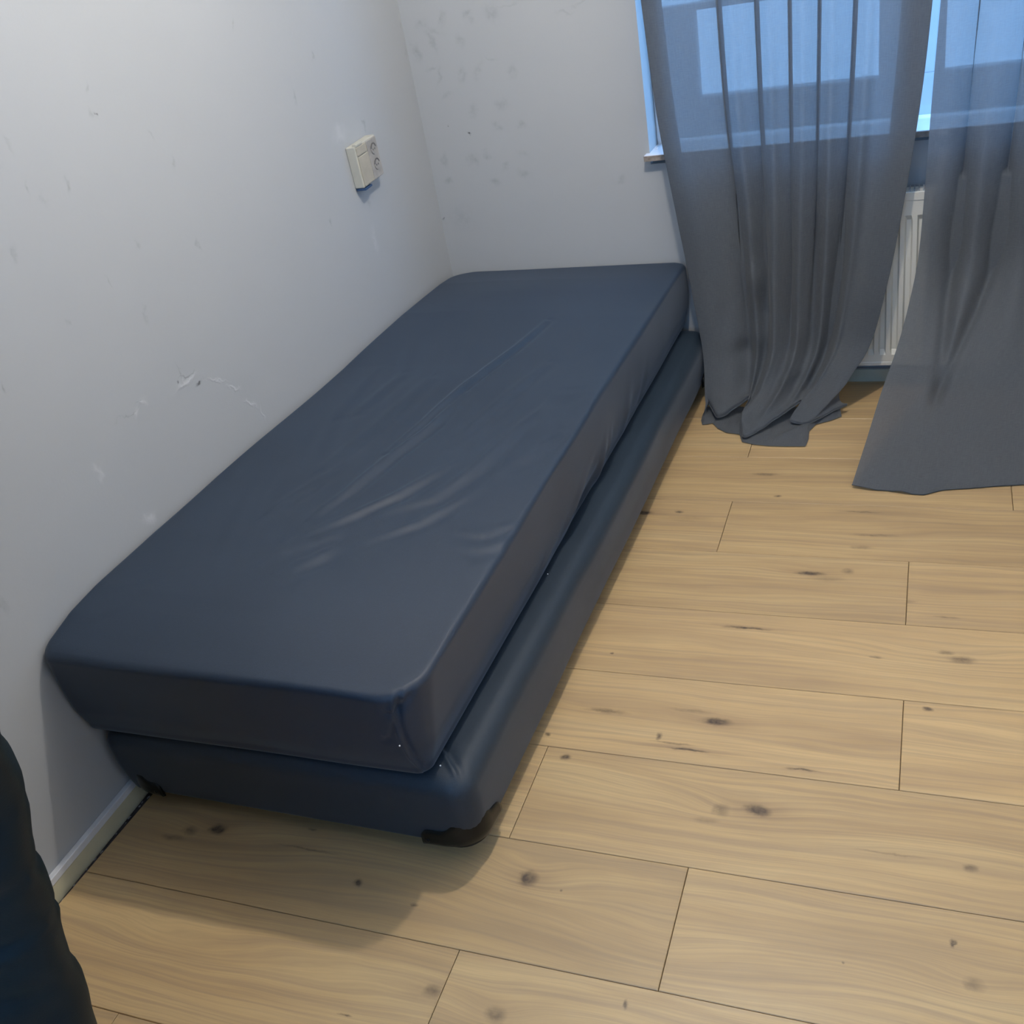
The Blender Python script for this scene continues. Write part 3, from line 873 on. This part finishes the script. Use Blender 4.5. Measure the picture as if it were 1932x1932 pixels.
def curtain(name, rows, s_of_u, depth, NU, NV, extra=None, zmin=.0035, hem_t=None):
    t = np.linspace(0, 1, NV); u = np.linspace(0, 1, NU)
    Lc, Rc = curve_rows(rows, t)
    S = s_of_u(u[:, None], t[None, :])
    Dp = depth(u[:, None], t[None, :])
    base = Lc[None]*(1-S[..., None])+Rc[None]*S[..., None]
    # fold direction: perpendicular to the cloth run, roughly towards the room
    Mid = (Lc+Rc)/2
    tan = np.gradient(Mid, axis=0); tan /= np.linalg.norm(tan, axis=1)[:, None]+1e-9
    wd = (Rc-Lc); wd /= np.linalg.norm(wd, axis=1)[:, None]+1e-9
    nrm = np.cross(tan, wd); nrm /= np.linalg.norm(nrm, axis=1)[:, None]+1e-9
    sgn = np.where((nrm[:, 1] > 0.05) & (nrm[:, 2] < .3), -1.0, 1.0)
    nrm = nrm*sgn[:, None]
    nrm = np.where(nrm[:, 1:2] > 0.3, -nrm, nrm)
    P = base + Dp[..., None]*nrm[None]
    if extra is not None: P = extra(P, u[:, None], t[None, :])
    P[..., 2] = np.maximum(P[..., 2], zmin)
    P[..., 1] = np.minimum(P[..., 1], np.where(P[..., 2] < .66, -.104, -.04))
    P[..., 0] = np.maximum(P[..., 0], np.clip(.892-.35*np.maximum(0, P[..., 2]-.16), .60, .892))
    V = P.reshape(-1, 3)
    F = grid_faces(NU, NV)
    me = mesh_np(name, V, F)
    uvl = me.uv_layers.new(name='UVMap')
    uu, tt = np.meshgrid(u, t, indexing='ij')
    UVv = np.column_stack([uu.ravel()*1.3, tt.ravel()*2.4])
    li = np.zeros(len(me.loops), dtype=np.int32); me.loops.foreach_get('vertex_index', li)
    uvl.data.foreach_set('uv', UVv[li].astype(np.float32).ravel())
    for p_ in me.polygons: p_.use_smooth = True
    return me

# left curtain -----------------------------------------------------
rowsL = [(0.00, (.735, -.115, 2.30), (1.640, -.115, 2.30)),
         (0.42, (.784, -.125, 1.25), (1.548, -.130, 1.25)),
         (0.56, (.804, -.135, .90), (1.520, -.138, .90)),
         (0.68, (.835, -.138, .62), (1.483, -.140, .62)),
         (0.78, (.862, -.140, .37), (1.440, -.145, .37)),
         (0.86, (.892, -.185, .155), (1.388, -.160, .17)),
         (0.90, (.894, -.220, .075), (1.345, -.195, .085)),
         (0.94, (.894, -.255, .028), (1.300, -.245, .040)),
         (1.00, (.893, -.300, .006), (1.235, -.370, .010))]
CL = [.27, .405, .525, .625, .745]
WLf = [.026, .022, .018, .018, .022]
def sL(u, t):
    # edge hems folded back
    s = np.where(u < .07, .07-u, np.where(u > .90, .99-(u-.90)*1.0, (u-.07)/.83*.99))
    s = np.clip(s, 0, 1)
    k_ = 1-smoothstep(.55, .92, t)
    q = (u-.07)/.83
    mid = (u > .07) & (u < .90)
    for c, w_ in zip(CL, WLf):
        ww = w_*(1+.5*smoothstep(.5, .9, t))
        s = s - mid*2.3*k_*(q-c)*np.exp(-((q-c)/ww)**2)
    return s
def dL(u, t):
    q = (u-.07)/.83
    d = np.zeros(np.broadcast(u, t).shape)
    fade = .75+.25*np.sin(t*7)
    for i, (c, w_) in enumerate(zip(CL, WLf)):
        # depth of pleat (towards window) and soft crest in between
        cc = c+.03*np.sin(t*3.0+i*1.7)*smoothstep(.5, 1, t)
        ww = w_*(1.2+1.3*smoothstep(.5, .95, t))
        d = d - (.035+.010*np.sin(i*2.1))*np.exp(-((q-cc)/ww)**2)*(1-.35*smoothstep(.8, 1, t))
        d = d + .022*np.exp(-((q-cc-.050)/.024)**2)*smoothstep(.30, .6, t)
    d = d + .014*np.sin(q*np.pi*2*2.2+.6)*fade
    d = d + .012*vnoise(q*9, t*5+0*q, 11)*smoothstep(.4, .8, t)
    d = d*(1-.85*smoothstep(.88, .98, t))
    d = np.where(u < .07, d*0-.012-.02*(.07-u), d)
    d = np.where(u > .90, d*.2-.014, d)
    d = d - .05*smoothstep(.86, .97, q)*(1-smoothstep(.6, .9, t))*0.3
    return d
def extraL(P, u, t):
    x, y, z = P[..., 0], P[..., 1], P[..., 2]
    T = np.broadcast_to(t, x.shape); U = np.broadcast_to(u, x.shape)
    low = smoothstep(.80, .90, T)
    hu = [0, .10, .20, .32, .42, .50, .62, .72, .80, .88, 1.0]
    hx = [.899, .908, .950, 1.050, 1.025, 1.045, 1.130, 1.205, 1.165, 1.220, 1.335]
    hy = [-.285, -.235, -.318, -.240, -.335, -.432, -.345, -.245, -.330, -.340, -.225]
    hz = [.010, .040, .018, .062, .034, .010, .034, .055, .018, .014, .030]
    uu = np.linspace(0, 1, 421)
    sm = lambda v_: np.convolve(np.pad(np.interp(uu, hu, v_), 9, mode='edge'), np.ones(19)/19, mode='valid')
    Hx, Hy, Hz = [np.interp(U, uu, sm(v_)) for v_ in (hx, hy, hz)]
    wt = smoothstep(.84, .99, T)
    P[..., 0] = P[..., 0]*(1-wt)+Hx*wt
    P[..., 1] = P[..., 1]*(1-wt)+Hy*wt
    P[..., 2] = P[..., 2]*(1-wt)+Hz*wt + .022*np.sin(np.pi*np.clip((T-.86)/.14, 0, 1))*(1-.5*U)
    # outer rolled edge drops to the floor behind the fold
    P[..., 2] += low*.003*vnoise(x*40, y*40, 51)
    x, y, z = P[..., 0], P[..., 1], P[..., 2]
    # elbow crumples around z .25-.45
    kn = [(1.065, .40, .03, .05, .016), (1.075, .22, .025, .05, .018), (1.01, .17, .03, .03, -.02), (1.19, .12, .03, .02, .014), (1.16, .30, .02, .06, -.010), (.96, .30, .02, .06, -.008)]
    for (cx, cz, rx_, rz_, a) in kn:
        P[..., 1] -= a*np.exp(-((x-cx)/rx_)**2-((z-cz)/rz_)**2)
    return P
meL = curtain('curtain', rowsL, sL, dL, 420, 300, extraL)
cl_root = link('curtain', meL, m_curtain)
sol = cl_root.modifiers.new('thickness', 'SOLIDIFY'); sol.thickness = .0011; sol.offset = 0
cl_root.modifiers.remove(sol)
tag(cl_root, 'grey linen-weave curtain beside the bed, hem bunched up on the floor', 'curtain', 'grey curtains at the window')

# the part of the hem that lies crumpled flat on the planks in front of it
outl = np.array([(.893, -.292), (.902, -.322), (.918, -.318), (.933, -.311), (.957, -.348), (.985, -.372), (1.027, -.383), (1.034, -.405), (1.042, -.430), (1.080, -.446), (1.123, -.453), (1.175, -.455), (1.229, -.453), (1.233, -.41), (1.230, -.36), (1.245, -.315), (1.285, -.290), (1.315, -.262)])
tt_ = np.linspace(0, 1, len(outl)); nn = np.linspace(0, 1, 150)
ox = np.interp(nn, tt_, outl[:, 0]); oy = np.interp(nn, tt_, outl[:, 1])
ix = np.interp(nn, [0, .5, 1], [.900, 1.06, 1.30]); iy = np.full(150, -.215)
V = []
for i in range(150):
    for j in range(26):
        f_ = j/25
        x_ = ox[i]*(1-f_)+ix[i]*f_; y_ = oy[i]*(1-f_)+iy[i]*f_
        V.append((x_, y_, 0))
V = np.array(V, float); ff = np.tile(np.linspace(0, 1, 26), 150)
V[:, 2] = .0035+.007*np.sin(np.clip(ff*2.5, 0, np.pi/2))+.006*np.abs(vnoise(V[:, 0]*28, V[:, 1]*22, 5))*np.clip(ff*5, 0, 1)+.010*np.exp(-((V[:, 0]-1.15-(V[:, 1]+.42)*.9)/.018)**2)*np.clip(ff*5, 0, 1)
me_f = mesh_np('hem_fold', V, grid_faces(150, 26))
uvf = me_f.uv_layers.new(name='UVMap'); li = np.zeros(len(me_f.loops), dtype=np.int32); me_f.loops.foreach_get('vertex_index', li)
uvf.data.foreach_set('uv', (V[li][:, :2]*1.5).astype(np.float32).ravel())
link('hem_fold', me_f, m_curtain, cl_root, smooth=True)

# right curtain ----------------------------------------------------
rowsR = [(0.00, (1.590, -.115, 2.30), (2.250, -.115, 2.30)),
         (0.38, (1.556, -.130, 1.25), (2.235, -.130, 1.25)),
         (0.50, (1.537, -.140, .88), (2.225, -.145, .88)),
         (0.60, (1.526, -.140, .62), (2.215, -.150, .62)),
         (0.67, (1.516, -.140, .445), (2.205, -.160, .45)),
         (0.74, (1.497, -.190, .335), (2.185, -.200, .34)),
         (0.81, (1.470, -.290, .242), (2.165, -.260, .24)),
         (0.88, (1.430, -.420, .145), (2.150, -.340, .14)),
         (0.94, (1.400, -.540, .064), (2.140, -.420, .06)),
         (1.00, (1.373, -.672, .004), (2.130, -.500, .004))]
CR = [.135, .30, .46, .63, .80]
def sR(u, t):
    s = u+0*t
    k_ = 1-smoothstep(.35, .75, t)
    for c in CR:
        s = s-1.6*k_*(u-c)*np.exp(-((u-c)/.028)**2)
    return s
def dR(u, t):
    d = np.zeros(np.broadcast(u, t).shape)
    f_ = 1-.85*smoothstep(.62, .92, t)
    for i, c in enumerate(CR):
        cc = c+.05*smoothstep(.5, .9, t)*np.array([-.6, .2, .3, .2, .1])[i]
        w_ = .03+.03*smoothstep(.3, .8, t)
        d = d-.034*np.exp(-((u-cc)/w_)**2)*f_
    d = d+.010*np.sin(u*np.pi*2*2.6+.5)*f_
    d = d+.008*vnoise(u*7+0*t, t*9+0*u, 71)*smoothstep(.45, .7, t)
    # long hanging fold that dies out on the flared skirt (U-shaped pocket)
    c1 = .19+.02*t
    arc = smoothstep(.45, .6, t)*(1-smoothstep(.865, .91, t))
    d = d-.026*arc*np.exp(-((u-c1+.065*smoothstep(.91, .70, t))/.028)**2)
    d = d-.024*arc*np.exp(-((u-c1-.09*smoothstep(.92, .62, t))/.024)**2)
    d = d+.016*arc*np.exp(-((u-c1)/.035)**2)
    return d
def extraR(P, u, t):
    x = P[..., 0]
    U = np.broadcast_to(u, x.shape); T = np.broadcast_to(t, x.shape)
    hem = smoothstep(.93, 1.0, T)
    prof = np.interp(U, [0, .04, .08, .12, .20, .24, .30, .4, .6, 1], [0, .004, .006, .003, .012, .020, .006, .002, .004, 0])
    prof = prof + np.interp(U, [0, .18, .24, .56, 1], [0, .052, .058, .06, 0])*1.0
    P[..., 1] -= hem*prof
    P[..., 2] += hem*.006*np.exp(-((U-.17)/.03)**2)
    return P
meR = curtain('curtain', rowsR, sR, dR, 300, 260, extraR)
cr_root = link('curtain', meR, m_curtain)
tag(cr_root, 'grey linen-weave curtain on the right, its hem kicked out flat across the floor planks', 'curtain', 'grey curtains at the window')
# hems
def edge_tube(name, pts, rad, mat, parent):
    cu = bpy.data.curves.new(name, 'CURVE'); cu.dimensions = '3D'; cu.bevel_depth = rad; cu.bevel_resolution = 1
    sp = cu.splines.new('POLY'); sp.points.add(len(pts)-1)
    for i, p_ in enumerate(pts): sp.points[i].co = (*p_, 1)
    o = bpy.data.objects.new(name+'_tmp', cu); COL.objects.link(o)
    dg = bpy.context.evaluated_depsgraph_get()
    me = bpy.data.meshes.new_from_object(o.evaluated_get(dg))
    bpy.data.objects.remove(o)
    me.materials.clear()
    ob = link(name, me, mat, parent, smooth=True)
    return ob
for me_, par, NU_, NV_ in ((meL, cl_root, 420, 300), (meR, cr_root, 300, 260)):
    co = np.zeros(len(me_.vertices)*3); me_.vertices.foreach_get('co', co); co = co.reshape(NU_, NV_, 3)
    bot = co[::3, -1, :].copy(); bot[:, 2] += .0003
    edge_tube('hem', [tuple(p_) for p_ in bot], .0022, m_curtain, par)

# curtain rail (above the frame)
railo = empty('curtain_rail', (1.47, -.10, 2.33))
tag(railo, 'steel curtain rail above the window that carries the grey curtains', 'curtain rail')
b2 = bmesh.new(); r2 = bmesh.ops.create_cone(b2, segments=20, radius1=.012, radius2=.012, depth=1.62, cap_ends=True)
for v in r2['verts']: v.co = Vector((v.co.z, v.co.x, v.co.y-.015))
link('rod', bm_mesh('rod', b2), m_metal, railo, smooth=True)
for xx in (-.74, .74):
    b2 = bmesh.new(); add_box(b2, xx-.008, xx+.008, 0.0, .10, -.020, -.008, .001); add_box(b2, xx-.02, xx+.02, .094, .10, -.05, .02, .001)
    link('bracket', bm_mesh('bracket', b2), m_metal, railo)

# ================================================================ double wall socket
so = empty('wall_socket', (0, -.455, .925))
tag(so, 'aged cream double wall socket with scuffed face above the bed', 'socket')
def sbox(name, x0, x1, y0, y1, z0, z1, mat, parent=None, bev=.002):
    bm_ = bmesh.new(); add_box(bm_, x0, x1, y0, y1, z0, z1, bev, 2)
    return link(name, bm_mesh(name, bm_), mat, parent or so)
SKH, SKW = .058, .066   # half height, half width
sbox('mounting_box', 0, .030, -SKW, SKW, -SKH, SKH, m_socket_side, bev=.003)
sbox('blank_plate', .029, .034, -SKW+.004, .0, -SKH+.004, SKH-.030, m_socket, bev=.0015)
sbox('rocker', .029, .0335, -SKW+.004, -.004, SKH-.028, SKH-.005, m_socket, bev=.0015)
sp_ = sbox('socket_plate', .029, .033, .002, SKW-.002, -SKH+.003, SKH-.004, m_socket_face, bev=.0015)
for zc in (.026, -.018):
    bm_ = bmesh.new()
    r_ = bmesh.ops.create_cone(bm_, segments=28, radius1=.0165, radius2=.0150, depth=.003, cap_ends=True)
    for v in r_['verts']: v.co = Vector((.0338+v.co.z, .034+v.co.x*1.0, zc+v.co.y))
    ins = link('socket_insert', bm_mesh('socket_insert', bm_), m_socket_face, so)
    bm_ = bmesh.new()   # dark crescent above the insert and the contact holes
    for a in np.linspace(.3, math.pi-.3, 12):
        add_box(bm_, .0345, .0360, .034+.0145*math.cos(a)-.0022, .034+.0145*math.cos(a)+.0022, zc+.0145*math.sin(a)-.0018, zc+.0145*math.sin(a)+.0018)
    for dy_ in (-.0055, .0055):
        add_box(bm_, .0350, .0362, .034+dy_-.002, .034+dy_+.002, zc-.004, zc+.001)
    link('contact_hole', bm_mesh('contact_hole', bm_), m_socket_dark, ins)
sbox('chipped_top_edge', .020, .0325, -SKW+.006, -.018, SKH-.002, SKH+.0045, m_socket_side, bev=.001)
sbox('blue_strip', .002, .033, -SKW+.001, -.022, -SKH-.007, -SKH-.0005, m_blue, bev=.001)
so.rotation_euler = (math.radians(2.0), 0, 0)

# ================================================================ black cloth at lower left
def black_cloth():
    # right-hand silhouette path (x, y) by height, standing folds of a hanging cover
    zz = np.array([-.01, 0.0, .20, .40, .531, .642, .669, .763, .780, .876, .955, 1.029, 1.15, 1.3])
    xe = np.array([.70, .70, .705, .715, 0.730, .757, .762, .782, .786, .812, .833, .852, .87, .88])
    NZ_, NA = 150, 90
    z = np.linspace(0.002, 1.25, NZ_)
    ex = np.interp(z, zz, xe)
    ex = ex+.018
    ex = np.convolve(np.pad(ex, 3, mode='edge'), np.ones(7)/7, mode='valid')
    V = []
    for i in range(NZ_):
        y0 = -2.79
        for j in range(NA):
            a = 2*math.pi*j/NA
            ca, sa = math.cos(a), math.sin(a)
            hx = (ex[i]-.03)/2; cx = ex[i]-hx
            ry = .055+.02*z[i]
            ca_ = math.copysign(abs(ca)**.75, ca); sa_ = math.copysign(abs(sa)**.9, sa)
            fold = 1+.05*math.sin(a*5+z[i]*4)+.035*math.sin(a*9-z[i]*9)
            V.append([cx+hx*ca_*(1 if ca > 0 else 1), y0+ry*sa_*fold, z[i]])
    V = np.array(V)
    aa = np.tile(np.arange(NA)/NA*2*math.pi, NZ_)
    # horizontal crumples
    for (cz, c_x, w_, a_) in ((.745, .70, .008, .010), (.735, .69, .008, -.009), (.82, .72, .009, .008), (.90, .74, .010, .006), (.66, .65, .012, .008), (.97, .75, .012, .008), (.60, .6, .012, .007)):
        g_ = a_*np.exp(-((V[:, 2]-cz-.25*(V[:, 0]-c_x))/w_)**2)*np.exp(-((V[:, 0]-c_x)/.12)**2)
        V[:, 1] -= g_*np.sign(np.sin(aa)+1e-6)*-1*-1
        V[:, 0] += g_*.35*(np.cos(aa) > 0)
    n_ = vnoise(V[:, 0]*22, V[:, 2]*14, 90)*.006
    V[:, 1] += n_
    F = []
    for i in range(NZ_-1):
        for j in range(NA):
            a = i*NA+j; b = i*NA+(j+1) % NA
            F.append((a, b, b+NA, a+NA))
    F.append(tuple(range(NA))[::-1]); F.append(tuple(range((NZ_-1)*NA, NZ_*NA)))
    me = mesh_np('black_cloth', V, F)
    return link('black_cloth', me, m_black_cloth, smooth=True)
bc = black_cloth()
tag(bc, 'black crumpled fabric cover reaching out from the left wall, nearest the camera', 'fabric')

# ================================================================ ceiling lamp (out of frame, lights the room)
lamp = empty('ceiling_lamp', (LAMP.x, LAMP.y, RZ))
tag(lamp, 'bare bulb on a short cord hanging from the ceiling over the floor beside the bed', 'lamp')
b2 = bmesh.new(); r2 = bmesh.ops.create_cone(b2, segments=24, radius1=.045, radius2=.03, depth=.03, cap_ends=True)
for v in r2['verts']: v.co.z -= .0152
link('ceiling_rose', bm_mesh('ceiling_rose', b2), m_upvc, lamp)
b2 = bmesh.new(); r2 = bmesh.ops.create_cone(b2, segments=10, radius1=.003, radius2=.003, depth=.10, cap_ends=True)
for v in r2['verts']: v.co.z -= .08
link('cord', bm_mesh('cord', b2), m_upvc, lamp)
b2 = bmesh.new(); r2 = bmesh.ops.create_cone(b2, segments=20, radius1=.018, radius2=.014, depth=.05, cap_ends=True)
for v in r2['verts']: v.co.z -= .150
link('lamp_holder', bm_mesh('lamp_holder', b2), m_upvc, lamp)
